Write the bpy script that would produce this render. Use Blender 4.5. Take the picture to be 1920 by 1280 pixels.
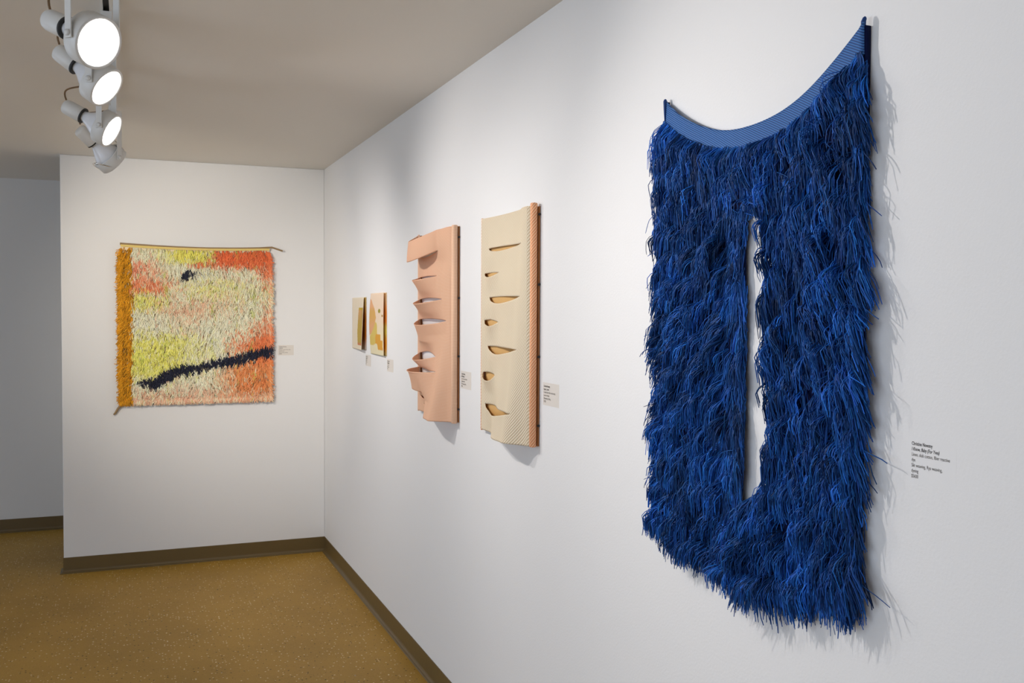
import bpy, bmesh, math, random
import numpy as np
from mathutils import Vector, Matrix

# ------------------------------------------------------------------ scene
for o in list(bpy.data.objects):
    bpy.data.objects.remove(o, do_unlink=True)
sc = bpy.context.scene
COL = sc.collection
rng = np.random.default_rng(11)
random.seed(11)

# ------------------------------------------------------------------ camera
# room axes: x = 0 is the right-hand wall, y = 0 the far wall, z = 0 the floor
CAM = Vector((-1.2453, -6.5556, 1.6484))
YAW, PITCH, ROLL, FPX = 0.3806, -0.0316, 0.0047, 1802.16
fw = Vector((math.sin(YAW) * math.cos(PITCH), math.cos(YAW) * math.cos(PITCH), math.sin(PITCH)))
rt = Vector((math.cos(YAW), -math.sin(YAW), 0.0))
up = rt.cross(fw)
rt2 = rt * math.cos(ROLL) + up * math.sin(ROLL)
up2 = -rt * math.sin(ROLL) + up * math.cos(ROLL)
cd = bpy.data.cameras.new('camera')
cd.sensor_width = 36.0
cd.lens = FPX / 1920.0 * 36.0
cd.clip_start = 0.05
cam = bpy.data.objects.new('camera', cd)
COL.objects.link(cam)
M = Matrix((rt2, up2, -fw)).transposed().to_4x4()
M.translation = CAM
cam.matrix_world = M
sc.camera = cam

# ------------------------------------------------------------------ world (daylight outside the added window openings), exposure
SKY_STRENGTH = 3.4
w = bpy.data.worlds.new('world')
sc.world = w
w.use_nodes = True
bg = w.node_tree.nodes['Background']
bg.inputs[0].default_value = (0.70, 0.82, 1.0, 1)
bg.inputs[1].default_value = SKY_STRENGTH
sc.view_settings.view_transform = 'Standard'
sc.view_settings.look = 'None'
sc.view_settings.exposure = 0.0
sc.view_settings.gamma = 1.0
sc.view_settings.use_curve_mapping = False
sc.cycles.max_bounces = 6
sc.cycles.use_adaptive_sampling = True
sc.cycles.adaptive_threshold = 0.02

H = 2.6            # ceiling height
WX = -5.6          # left wall, out of view, with the added window openings
YB = -9.5          # wall behind the camera
YR = 1.357         # recessed wall past the partition
PX = -1.625        # free end of the far partition

def portal(name, loc, rot, sx, sy):
    l = bpy.data.lights.new(name, 'AREA')
    l.shape = 'RECTANGLE'; l.size = sx; l.size_y = sy
    l.cycles.is_portal = True
    o = bpy.data.objects.new(name, l)
    o.location = loc; o.rotation_euler = rot
    COL.objects.link(o)
    return o

WIN = [(-8.9, -6.3), (-5.9, -3.3), (0.25, 1.25)]     # unseen window openings, added to the left wall for daylight fill (y ranges)
WZ = (0.12, 2.5)
for a, b in WIN:
    portal('added_window_portal', (WX - 0.02, (a + b) / 2, (WZ[0] + WZ[1]) / 2), (0, -math.pi / 2, 0), WZ[1] - WZ[0], b - a)

# ------------------------------------------------------------------ helpers
def srgb(r, g, b):
    f = lambda c: (c / 255 / 12.92) if c / 255 <= 0.04045 else ((c / 255 + 0.055) / 1.055) ** 2.4
    return (f(r), f(g), f(b))

def mat(name, color, rough=0.6, spec=0.5, metal=0.0):
    m = bpy.data.materials.new(name)
    m.use_nodes = True
    b = m.node_tree.nodes['Principled BSDF']
    b.inputs['Base Color'].default_value = (*color, 1)
    b.inputs['Roughness'].default_value = rough
    b.inputs['Specular IOR Level'].default_value = spec
    b.inputs['Metallic'].default_value = metal
    return m

def nodes(m):
    nt = m.node_tree
    return nt, nt.nodes, nt.links, nt.nodes['Principled BSDF']

def bump_noise(m, scale, strength, dist=0.002, detail=4, coord='Object'):
    nt, N, L, b = nodes(m)
    tc = N.new('ShaderNodeTexCoord'); nz = N.new('ShaderNodeTexNoise'); bp = N.new('ShaderNodeBump')
    nz.inputs['Scale'].default_value = scale; nz.inputs['Detail'].default_value = detail
    bp.inputs['Strength'].default_value = strength; bp.inputs['Distance'].default_value = dist
    L.new(tc.outputs[coord], nz.inputs['Vector']); L.new(nz.outputs['Fac'], bp.inputs['Height'])
    L.new(bp.outputs['Normal'], b.inputs['Normal'])

def mesh(name, verts, faces, m, parent=None, smooth=False, uv=None, col=None):
    me = bpy.data.meshes.new(name)
    me.from_pydata([tuple(v) for v in verts], [], faces)
    if smooth:
        me.shade_smooth()
    if uv is not None:
        lay = me.uv_layers.new(name='UVMap')
        li = np.zeros(len(me.loops), dtype=np.int32)
        me.loops.foreach_get('vertex_index', li)
        lay.data.foreach_set('uv', np.asarray(uv, dtype=np.float32)[li].ravel())
    if col is not None:
        at = me.color_attributes.new('Col', 'FLOAT_COLOR', 'POINT')
        c4 = np.ones((len(verts), 4), dtype=np.float32); c4[:, :3] = col
        at.data.foreach_set('color', c4.ravel())
    me.materials.append(m)
    o = bpy.data.objects.new(name, me)
    COL.objects.link(o)
    if parent is not None:
        o.parent = parent
        o.matrix_parent_inverse = Matrix.Translation(-Vector(parent.location))
    return o

def box_vf(x0, x1, y0, y1, z0, z1):
    v = [(x0, y0, z0), (x1, y0, z0), (x1, y1, z0), (x0, y1, z0), (x0, y0, z1), (x1, y0, z1), (x1, y1, z1), (x0, y1, z1)]
    f = [(0, 3, 2, 1), (4, 5, 6, 7), (0, 1, 5, 4), (1, 2, 6, 5), (2, 3, 7, 6), (3, 0, 4, 7)]
    return v, f

def join_vf(parts):
    V, F = [], []
    for v, f in parts:
        n = len(V); V += list(v); F += [tuple(i + n for i in q) for q in f]
    return V, F

def box(name, ext, m, parent=None, bevel=0.0):
    o = mesh(name, *box_vf(*ext), m, parent)
    if bevel:
        b = o.modifiers.new('bevel', 'BEVEL'); b.width = bevel; b.segments = 2
    return o

def tube_vf(pts, rad, sides=8, cap=True):
    pts = [Vector(p) for p in pts]
    if not hasattr(rad, '__len__'):
        rad = [rad] * len(pts)
    V, F = [], []
    ref = None
    for i, p in enumerate(pts):
        t = (pts[min(i + 1, len(pts) - 1)] - pts[max(i - 1, 0)]).normalized()
        if ref is None:
            ref = Vector((0, 0, 1)) if abs(t.z) < 0.9 else Vector((1, 0, 0))
        a = t.cross(ref).normalized(); b = t.cross(a).normalized(); ref = -b if False else ref
        for k in range(sides):
            an = 2 * math.pi * k / sides
            V.append(p + (a * math.cos(an) + b * math.sin(an)) * rad[i])
    for i in range(len(pts) - 1):
        for k in range(sides):
            k2 = (k + 1) % sides
            F.append((i * sides + k, i * sides + k2, (i + 1) * sides + k2, (i + 1) * sides + k))
    if cap:
        F.append(tuple(range(sides - 1, -1, -1)))
        F.append(tuple((len(pts) - 1) * sides + k for k in range(sides)))
    return V, F

def tag(o, label, cat, group=None):
    o['label'] = label; o['category'] = cat
    if group:
        o['group'] = group
    return o

def thing(name, loc, label, cat, group=None):
    o = bpy.data.objects.new(name, None)
    o.empty_display_size = 0.05
    o.location = loc
    COL.objects.link(o)
    return tag(o, label, cat, group)

def struct(o):
    o['kind'] = 'structure'
    return o

# ------------------------------------------------------------------ setting: materials
m_wall = mat('wall_paint', (0.80, 0.80, 0.80), 0.75, 0.25)
bump_noise(m_wall, 160, 0.25, 0.0015, 3)
m_ceil = mat('ceiling_paint', (0.78, 0.75, 0.70), 0.9, 0.2)
bump_noise(m_ceil, 90, 0.15, 0.001, 3)

def make_floor_mat():
    m = mat('terrazzo_floor', srgb(140, 104, 52), 0.5, 0.3)
    nt, N, L, b = nodes(m)
    tc = N.new('ShaderNodeTexCoord')
    big = N.new('ShaderNodeTexNoise'); big.inputs['Scale'].default_value = 1.6; big.inputs['Detail'].default_value = 6
    L.new(tc.outputs['Object'], big.inputs['Vector'])
    ramp = N.new('ShaderNodeValToRGB')
    ramp.color_ramp.elements[0].position = 0.3; ramp.color_ramp.elements[0].color = (*srgb(156, 119, 42), 1)
    ramp.color_ramp.elements[1].position = 0.7; ramp.color_ramp.elements[1].color = (*srgb(178, 138, 56), 1)
    L.new(big.outputs['Fac'], ramp.inputs['Fac'])
    last = ramp.outputs['Color']
    for scale, thr, colr, seed, amt in ((70, 0.22, srgb(232, 218, 188), 0.0, 0.8), (52, 0.17, srgb(46, 32, 16), 7.3, 0.85),
                                   (120, 0.22, srgb(112, 80, 34), 3.1, 0.7), (150, 0.22, srgb(204, 168, 108), 5.7, 0.6)):
        mp = N.new('ShaderNodeMapping'); mp.inputs['Location'].default_value = (seed, seed * 1.7, 0)
        L.new(tc.outputs['Object'], mp.inputs['Vector'])
        vo = N.new('ShaderNodeTexVoronoi'); vo.inputs['Scale'].default_value = scale
        L.new(mp.outputs['Vector'], vo.inputs['Vector'])
        # one speck per cell, but only in some of the cells
        lt = N.new('ShaderNodeMath'); lt.operation = 'LESS_THAN'; lt.inputs[1].default_value = thr * 1.2
        L.new(vo.outputs['Distance'], lt.inputs[0])
        sep = N.new('ShaderNodeSeparateColor'); L.new(vo.outputs['Color'], sep.inputs['Color'])
        pick = N.new('ShaderNodeMath'); pick.operation = 'GREATER_THAN'; pick.inputs[1].default_value = 0.80
        L.new(sep.outputs['Red'], pick.inputs[0])
        mul = N.new('ShaderNodeMath'); mul.operation = 'MULTIPLY'
        L.new(lt.outputs[0], mul.inputs[0]); L.new(pick.outputs[0], mul.inputs[1])
        mu2 = N.new('ShaderNodeMath'); mu2.operation = 'MULTIPLY'; mu2.inputs[1].default_value = amt
        L.new(mul.outputs[0], mu2.inputs[0])
        mx = N.new('ShaderNodeMix'); mx.data_type = 'RGBA'
        L.new(mu2.outputs[0], mx.inputs['Factor']); L.new(last, mx.inputs['A'])
        mx.inputs['B'].default_value = (*colr, 1)
        last = mx.outputs['Result']
    L.new(last, b.inputs['Base Color'])
    return m
m_floor = make_floor_mat()
m_base = mat('brown_vinyl_baseboard', srgb(102, 84, 50), 0.4, 0.5)
bump_noise(m_base, 40, 0.2, 0.002, 3)

# ------------------------------------------------------------------ setting: shell
T = 0.12
struct(box('floor', (WX, 0.1, YB, YR + 0.1, -0.1, 0.0), m_floor))
struct(box('ceiling', (WX, 0.1, YB, YR + 0.1, H, H + 0.1), m_ceil))
struct(box('wall_right', (0.0, T, YB, YR + 0.1, 0.0, H), m_wall))
struct(box('wall_far', (PX, 0.0, 0.0, T, 0.0, H), m_wall, bevel=0.004))
struct(box('wall_recess', (WX, 0.0, YR, YR + T, 0.0, H), m_wall))
struct(box('wall_back', (WX, 0.0, YB - T, YB, 0.0, H), m_wall))
parts = [box_vf(WX - T, WX, YB, YR, 0, WZ[0]), box_vf(WX - T, WX, YB, YR, WZ[1], H)]
ys = [YB] + [q for ab in WIN for q in ab] + [YR]
for i in range(0, len(ys), 2):
    parts.append(box_vf(WX - T, WX, ys[i], ys[i + 1], WZ[0], WZ[1]))
struct(mesh('wall_left', *join_vf(parts), m_wall))

def baseboard(name, p0, p1, nrm, ends=(0, 0)):
    """cove base: a thin strip with a toe curving out onto the floor, swept from p0 to p1"""
    prof = [(0.0, 0.0986), (0.0016, 0.0986), (0.003, 0.096), (0.003, 0.022)]
    for k in range(1, 6):
        a = k / 5 * math.pi / 2
        prof.append((0.003 + 0.015 * (1 - math.cos(a)), 0.022 - 0.017 * math.sin(a)))
    prof += [(0.021, 0.002), (0.021, 0.0), (0.0, 0.0)]
    p0, p1, n = Vector((*p0, 0)), Vector((*p1, 0)), Vector((*nrm, 0))
    d = (p1 - p0).normalized()
    V = []
    for p, e, s in ((p0, ends[0], 1), (p1, ends[1], -1)):
        for (o, z) in prof:
            V.append(p + n * o + d * (s * e * o) + Vector((0, 0, z)))
    k = len(prof)
    F = [(i, i + 1, k + i + 1, k + i) for i in range(k - 1)] + [(k - 1, 0, k, 2 * k - 1)]
    F += [tuple(range(k - 1, -1, -1)), tuple(range(k, 2 * k))]
    o = mesh(name, V, F, m_base)
    return struct(o)
baseboard('baseboard_right', (0, YB), (0, 0), (-1, 0), (0, 1))
baseboard('baseboard_far', (0, 0), (PX, 0), (0, -1), (1, -1))
baseboard('baseboard_partition_end', (PX, 0), (PX, T), (-1, 0), (-1, 0))
baseboard('baseboard_recess', (0, YR), (WX, YR), (0, -1), (0, 0))

# ------------------------------------------------------------------ track and its spotlights
m_white = mat('white_enamel', (0.72, 0.72, 0.70), 0.4, 0.5)
m_dark = mat('dark_slot', (0.02, 0.02, 0.02), 0.6)
m_glass = mat('reflector_glass', (0.80, 0.82, 0.86), 0.25, 0.5)
m_cord = mat('tan_cord', srgb(120, 92, 60), 0.6)
m_chrome = mat('chrome_wire', (0.85, 0.83, 0.80), 0.15, 0.5, 1.0)
m_lens = bpy.data.materials.new('glowing_lens'); m_lens.use_nodes = True
nt, N, L, b = nodes(m_lens)
b.inputs['Base Color'].default_value = (0.9, 0.9, 0.9, 1)
b.inputs['Emission Color'].default_value = (1.0, 0.98, 0.98, 1)
b.inputs['Emission Strength'].default_value = 6.0

TX = -1.30
def make_track(name, x, y0, y1, label):
    t = thing(name, (x, (y0 + y1) / 2, H), label, 'light track')
    mesh('channel', *join_vf([box_vf(x - 0.018, x + 0.018, y0, y1, H - 0.006, H - 0.0005),
                              box_vf(x - 0.018, x - 0.009, y0, y1, H - 0.022, H - 0.006),
                              box_vf(x + 0.009, x + 0.018, y0, y1, H - 0.022, H - 0.006)]), m_white, t)
    mesh('contact_slot', *box_vf(x - 0.009, x + 0.009, y0 + 0.004, y1 - 0.004, H - 0.010, H - 0.006), m_dark, t)
    mesh('end_cap', *box_vf(x - 0.019, x + 0.019, y1, y1 + 0.012, H - 0.023, H - 0.0005), m_white, t)
    return t
make_track('light_track', TX, -8.9, -1.70, 'long white ceiling track carrying the row of spotlights')
make_track('light_track', -2.02, -8.9, -2.1, 'second white ceiling track further left of the spotlight row')

def lathe_vf(profile, c, ax, sides=32, cap0=False, cap1=False):
    ax = ax.normalized()
    ref = Vector((0, 0, 1)) if abs(ax.z) < 0.95 else Vector((1, 0, 0))
    a = ax.cross(ref).normalized(); b_ = ax.cross(a).normalized()
    V, F = [], []
    for (s, r) in profile:
        for k in range(sides):
            an = 2 * math.pi * k / sides
            V.append(c + ax * s + (a * math.cos(an) + b_ * math.sin(an)) * r)
    n = len(profile)
    for i in range(n - 1):
        for k in range(sides):
            k2 = (k + 1) % sides
            F.append((i * sides + k, i * sides + k2, (i + 1) * sides + k2, (i + 1) * sides + k))
    if cap0: F.append(tuple(range(sides)))
    if cap1: F.append(tuple((n - 1) * sides + k for k in range(sides)))
    return V, F

def spotlight(c, d, tx, power, label, size=104, blend=1.0, color=(1.0, 0.94, 0.895), clips=False, group='track spotlights'):
    """c: centre of the front lens, d: beam direction"""
    c = Vector(c); d = Vector(d).normalized()
    root = thing('track_spotlight', (tx, c.y, H - 0.023), label, 'spotlight', group)
    side = d.cross(Vector((0, 0, 1))).normalized()
    piv = c - d * 0.018
    zt = H - 0.085
    # lamp socket, bulb, ring, lens
    sk = mesh('socket', *lathe_vf([(-0.198, 0.0), (-0.198, 0.022), (-0.194, 0.0265), (-0.186, 0.0285), (-0.120, 0.030), (-0.117, 0.028), (-0.117, 0.0)], c, d), m_white, root, True)
    mesh('socket_rim', *lathe_vf([(-0.121, 0.0305), (-0.116, 0.0305), (-0.116, 0.020), (-0.121, 0.020), (-0.121, 0.0305)], c, d), m_dark, sk)
    mesh('bulb', *lathe_vf([(-0.118, 0.019), (-0.108, 0.021), (-0.092, 0.028), (-0.070, 0.042), (-0.050, 0.053), (-0.034, 0.0585), (-0.012, 0.060)], c, d), m_glass, root, True)
    rg = mesh('ring', *lathe_vf([(-0.042, 0.0605), (-0.042, 0.0665), (-0.040, 0.068), (0.004, 0.068), (0.006, 0.0665), (0.006, 0.0605), (0.003, 0.060), (-0.006, 0.060), (-0.042, 0.0605)], c, d, 40), m_white, root, True)
    mesh('lens', *lathe_vf([(-0.010, 0.060), (-0.003, 0.058), (0.000, 0.040), (0.0015, 0.018), (0.002, 0.0)], c, d, 40), m_lens, root, True)
    # yoke: two flat straps, bridge, stem
    def strap(p, q, wdir, wid, th):
        p, q, wdir = Vector(p), Vector(q), Vector(wdir).normalized()
        t = (q - p).normalized(); n = t.cross(wdir).normalized()
        v = []
        for e in (p, q):
            for (s1, s2) in ((-1, -1), (1, -1), (1, 1), (-1, 1)):
                v.append(e + wdir * (wid / 2 * s1) + n * (th / 2 * s2))
        return v, [(0, 1, 2, 3), (7, 6, 5, 4), (0, 4, 5, 1), (1, 5, 6, 2), (2, 6, 7, 3), (3, 7, 4, 0)]
    hd = Vector((d.x, d.y, 0)).normalized()
    wd = 0.0735
    pl, pr = piv + side * wd, piv - side * wd
    tl = Vector((pl.x, pl.y, zt)); tr = Vector((pr.x, pr.y, zt))
    mid = (tl + tr) / 2
    yv = [strap(pl - Vector((0, 0, 0.012)), tl, hd, 0.021, 0.003), strap(pr - Vector((0, 0, 0.012)), tr, hd, 0.021, 0.003),
          strap(tl + side * 0.0015, tr - side * 0.0015, hd, 0.021, 0.003)]
    mesh('yoke', *join_vf(yv), m_white, root)
    for p, s in ((pl, 1), (pr, -1)):
        mesh('pivot_knob', *lathe_vf([(-0.006, 0.0), (-0.006, 0.005), (0.002, 0.008), (0.006, 0.008), (0.007, 0.0)], p, side * s, 14), m_white, root, True)
    top = Vector((tx, mid.y, H - 0.022))
    mesh('stem', *tube_vf([mid, Vector((mid.x, mid.y, zt + 0.02)), top], 0.008, 12), m_white, root, True)
    mesh('track_adapter', *box_vf(tx - 0.016, tx + 0.016, mid.y - 0.045, mid.y + 0.045, H - 0.05, H - 0.022), m_white, root)
    # cord from the socket back up to the stem
    e = c - d * 0.19 + Vector((0, 0, 0.012))
    pts = []
    s0 = e + Vector((0, 0, 0.014)); s3 = Vector((mid.x, mid.y, zt + 0.012)) - hd * 0.012
    b1 = s0 - d * 0.03 + Vector((0, 0, 0.05)); b2 = s3 - hd * 0.10 - Vector((0, 0, 0.04))
    for i in range(15):
        t = i / 14
        pts.append(s0 * (1 - t) ** 3 + b1 * 3 * t * (1 - t) ** 2 + b2 * 3 * t * t * (1 - t) + s3 * t ** 3)
    mesh('cord', *tube_vf(pts, 0.0032, 8), m_cord, root, True)
    if clips:
        ref = d.cross(side).normalized()
        for s in (1, -1):
            q = []
            for i in range(17):
                t = i / 16
                an = (0.25 + 0.5 * t) * math.pi
                r = 0.071
                q.append(c + (side * math.cos(an) * s + ref * math.sin(an) * s) * r - d * (0.012 + 0.05 * math.sin(t * math.pi)))
            mesh('wire_clip', *tube_vf(q, 0.0022, 8), m_chrome, root, True)
    ld = bpy.data.lights.new('spot_beam', 'SPOT')
    ld.energy = power; ld.spot_size = math.radians(size); ld.spot_blend = blend; ld.shadow_soft_size = 0.035; ld.color = color
    lo = bpy.data.objects.new('spot_beam', ld)
    COL.objects.link(lo)
    lo.location = c + d * 0.012
    lo.rotation_euler = d.to_track_quat('-Z', 'Y').to_euler()
    lo.parent = root
    lo.matrix_parent_inverse = Matrix.Translation(-Vector(root.location))
    return root

spotlight((-1.310, -3.890, 2.322), (0.611, -0.679, -0.407), TX, 58, 'white spotlight nearest the camera, its round lens glowing almost full face')
spotlight((-1.304, -3.233, 2.350), (0.714, -0.380, -0.588), TX, 38, 'white spotlight second from the camera, its glowing lens an oblique oval')
spotlight((-1.300, -2.514, 2.337), (0.830, -0.302, -0.469), TX, 44, 'white spotlight third from the camera, its lens a thin glowing sliver')
spotlight((-1.297, -1.903, 2.305), (0.690, 0.400, -0.600), TX, 64, 'white spotlight farthest along the track, turned away to the wall with wire clips', clips=True)
spotlight((-1.98, -2.30, 2.33), (0.45, 0.84, -0.24), -2.02, 125, 'white spotlight on the second track aimed at the shaggy multicoloured rug', color=(1.0, 0.90, 0.76), size=62)

# ------------------------------------------------------------------ yarn pile (numpy tubes)
def yarn_mesh(name, paths, rad, cols, m, parent, sides=3):
    """paths: (N,S,3) centre lines, rad: (N,S), cols: (N,3) or (N,S,3)"""
    Nn, S, _ = paths.shape
    tan = np.gradient(paths, axis=1)
    tan /= np.linalg.norm(tan, axis=2, keepdims=True) + 1e-9
    ref = np.array([0.31, 0.17, 0.05]) + 0 * tan
    ref[..., 0] += 0.6
    a = np.cross(tan, ref); a /= np.linalg.norm(a, axis=2, keepdims=True) + 1e-9
    b_ = np.cross(tan, a)
    ph = rng.uniform(0, 2 * np.pi, (Nn, 1))
    V = np.zeros((Nn, S, sides, 3), dtype=np.float32)
    for k in range(sides):
        an = ph + 2 * np.pi * k / sides
        V[:, :, k, :] = paths + (a * np.cos(an)[..., None] + b_ * np.sin(an)[..., None]) * rad[..., None]
    base = (np.arange(Nn) * S * sides)[:, None, None]
    i = np.arange(S - 1)[None, :, None]; k = np.arange(sides)[None, None, :]; k2 = (k + 1) % sides
    q = np.stack([base + i * sides + k, base + i * sides + k2, base + (i + 1) * sides + k2, base + (i + 1) * sides + k], axis=-1).reshape(-1, 4)
    nv, nf = Nn * S * sides, len(q)
    me = bpy.data.meshes.new(name)
    me.vertices.add(nv); me.vertices.foreach_set('co', V.reshape(-1))
    me.loops.add(nf * 4); me.loops.foreach_set('vertex_index', q.reshape(-1).astype(np.int32))
    me.polygons.add(nf)
    me.polygons.foreach_set('loop_start', np.arange(0, nf * 4, 4, dtype=np.int32))
    me.polygons.foreach_set('loop_total', np.full(nf, 4, dtype=np.int32))
    me.update(calc_edges=True)
    me.shade_smooth()
    if cols.ndim == 2:
        cols = np.repeat(cols[:, None, :], S, axis=1)
    c4 = np.ones((Nn, S, sides, 4), dtype=np.float32); c4[..., :3] = cols[:, :, None, :]
    at = me.color_attributes.new('Col', 'FLOAT_COLOR', 'POINT')
    at.data.foreach_set('color', c4.ravel())
    me.materials.append(m)
    o = bpy.data.objects.new(name, me); COL.objects.link(o)
    o.parent = parent
    o.matrix_parent_inverse = Matrix.Translation(-Vector(parent.location))
    o['kind'] = 'stuff'
    return o

def attr_mat(name, rough=0.6, spec=0.4, sheen=0.0):
    m = mat(name, (0.5, 0.5, 0.5), rough, spec)
    nt, N, L, b = nodes(m)
    at = N.new('ShaderNodeAttribute'); at.attribute_name = 'Col'
    L.new(at.outputs['Color'], b.inputs['Base Color'])
    if sheen:
        b.inputs['Sheen Weight'].default_value = sheen
    return m

# ------------------------------------------------------------------ blue fringed hanging
BC = -4.828        # its centre line along the wall
BHW = 0.347        # half width of the woven cloth
def blue_top(y):   # sagging top edge between its two nails
    return 2.043 + 1.03 * (y - BC) ** 2
def blue_bot(y):
    return 1.092 + 0.45 * (y - BC) ** 2 + 0.018 * np.clip((BC - y) / BHW, 0, 1) ** 2
def slit_l(z):
    return -4.818 + 0.0 * z
def slit_r(z):
    t = np.clip((1.86 - z) / 0.57, 0, 1)
    r = -4.892 - 0.012 * np.clip(t / 0.25, 0, 1) - 0.032 * t
    return np.where(z < 1.30, np.minimum(-4.818, r + (1.30 - z) / 0.065 * 0.110), r)
def in_slit(y, z):
    return (z < 1.865) & (z > 1.235) & (y < slit_l(z)) & (y > slit_r(z))
def blue_off(y, z):
    """how far the cloth stands off the wall"""
    o = 0.009 + 0.0 * y
    lobe = np.exp(-(((y - BC + 0.02) * 0.8 + (z - 1.17) * 0.5) / 0.045) ** 2) * np.exp(-((z - 1.16) / 0.13) ** 2)
    fold = np.exp(-((y - BC + 0.13) / 0.05) ** 2) * np.clip((1.55 - z) / 0.4, 0, 1)
    return o + 0.022 * lobe - 0.004 * fold + 0.003 * np.sin(y * 23 + 1.3 * np.sin(z * 9))

m_band = mat('blue_twill', srgb(48, 92, 170), 0.6, 0.35)
nt, N, L, b = nodes(m_band)
uvn = N.new('ShaderNodeUVMap'); mp = N.new('ShaderNodeMapping'); mp.inputs['Rotation'].default_value = (0, 0, 0.45)
L.new(uvn.outputs[0], mp.inputs['Vector'])
wv = N.new('ShaderNodeTexWave'); wv.inputs['Scale'].default_value = 70; wv.inputs['Distortion'].default_value = 0.4; wv.bands_direction = 'Y'
L.new(mp.outputs[0], wv.inputs['Vector'])
rp = N.new('ShaderNodeValToRGB'); rp.color_ramp.elements[0].color = (*srgb(22, 60, 118), 1); rp.color_ramp.elements[1].color = (*srgb(64, 120, 186), 1)
L.new(wv.outputs['Fac'], rp.inputs['Fac']); L.new(rp.outputs['Color'], b.inputs['Base Color'])
bp = N.new('ShaderNodeBump'); bp.inputs['Strength'].default_value = 0.5; bp.inputs['Distance'].default_value = 0.002
L.new(wv.outputs['Fac'], bp.inputs['Height']); L.new(bp.outputs['Normal'], b.inputs['Normal'])
m_bcloth = mat('blue_ground_cloth', srgb(10, 20, 58), 0.8, 0.1)
m_yarn = attr_mat('blue_yarn', 0.5, 0.22)

blue = thing('fringed_wall_hanging', (0, BC, 1.05), 'large ultramarine shaggy fringed weaving with a long slit and sagging top', 'wall hanging')

def blue_grid(name, y_list, ztop, zbot, rows, m, off_extra, thick, cut=False):
    ny = len(y_list)
    V, F, UV = [], [], []
    for j in range(rows + 1):
        for i, y in enumerate(y_list):
            t = j / rows
            z = ztop(y) * (1 - t) + zbot(y) * t
            V.append((-(float(blue_off(np.array(y), np.array(z))) + off_extra), y, z)); UV.append((-(y - BC), z))
    for j in range(rows):
        for i in range(ny - 1):
            q = (j * ny + i, j * ny + i + 1, (j + 1) * ny + i + 1, (j + 1) * ny + i)
            if cut:
                cy = sum(V[k][1] for k in q) / 4; cz = sum(V[k][2] for k in q) / 4
                if bool(in_slit(np.array(cy), np.array(cz))):
                    continue
            F.append(q)
    o = mesh(name, V, F, m, blue, True, UV)
    s = o.modifiers.new('thickness', 'SOLIDIFY'); s.thickness = thick; s.offset = 0
    return o
yl = np.linspace(BC + BHW, BC - BHW, 61)
blue_grid('woven_band', yl, lambda y: blue_top(y) + 0.004 * (abs(y - BC) > BHW - 0.006), lambda y: blue_top(y) - 0.047 - 0.008 * ((y - BC) / BHW) ** 2, 6, m_band, 0.005, 0.004)
yl2 = np.linspace(BC + BHW - 0.004, BC - BHW + 0.004, 130)
blue_grid('ground_cloth', yl2, lambda y: blue_top(y) - 0.03, blue_bot, 120, m_bcloth, 0.0, 0.004, True)
# selvedges turned back to the wall, and the two pinned corner tips
for s in (1, -1):
    ye = BC + s * BHW
    V, F = [], []
    for j in range(41):
        t = j / 40
        z = (blue_top(ye) - 0.004) * (1 - t) + (blue_bot(ye) + 0.0) * t
        o_ = float(blue_off(np.array(ye), np.array(z)))
        V += [(-o_ - 0.004, ye - s * 0.002, z), (-0.002, ye - s * 0.003, z)]
    F = [(2 * j, 2 * j + 1, 2 * j + 3, 2 * j + 2) for j in range(40)]
    o = mesh('turned_edge', V, F, m_bcloth, blue, True)
    sm = o.modifiers.new('thickness', 'SOLIDIFY'); sm.thickness = 0.004
    zt = float(blue_top(ye))
    mesh('corner_tip', *tube_vf([(-0.0145, ye - s * 0.005, zt - 0.050), (-0.0145, ye - s * 0.0045, zt - 0.02), (-0.0145, ye - s * 0.004, zt + (0.004 if s < 0 else -0.003)), (-0.013, ye - s * 0.003, zt + (0.009 if s < 0 else 0.001)), (-0.012, ye - s * 0.003, zt + (0.012 if s < 0 else 0.003))],
                                [0.002, 0.004, 0.0046, 0.0038, 0.002], 10), m_band, blue, True)

# knots of yarn: each knot throws a small lock of strands that share a direction
nk = 4400
ky = rng.uniform(BC - BHW, BC + BHW, nk * 2)
kz = rng.uniform(1.07, 2.16, nk * 2)
ztop_k = blue_top(ky) - 0.046 - 0.008 * ((ky - BC) / BHW) ** 2
ok = (kz < ztop_k) & (kz > blue_bot(ky)) & ~in_slit(ky, kz)
ky, kz = ky[ok], kz[ok]
def smooth_noise(y, z, f, seed):
    r = np.random.default_rng(seed)
    v = np.zeros_like(y)
    for _ in range(6):
        a, b2, p = r.normal(0, f), r.normal(0, f), r.uniform(0, 6.28)
        v += np.sin(a * y + b2 * z + p)
    return v / 6 ** 0.5
keep = rng.random(len(ky)) < np.clip(0.62 + 0.55 * smooth_noise(ky, kz, 55, 31), 0.05, 1)
ky, kz = ky[keep][:nk], kz[keep][:nk]
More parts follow.
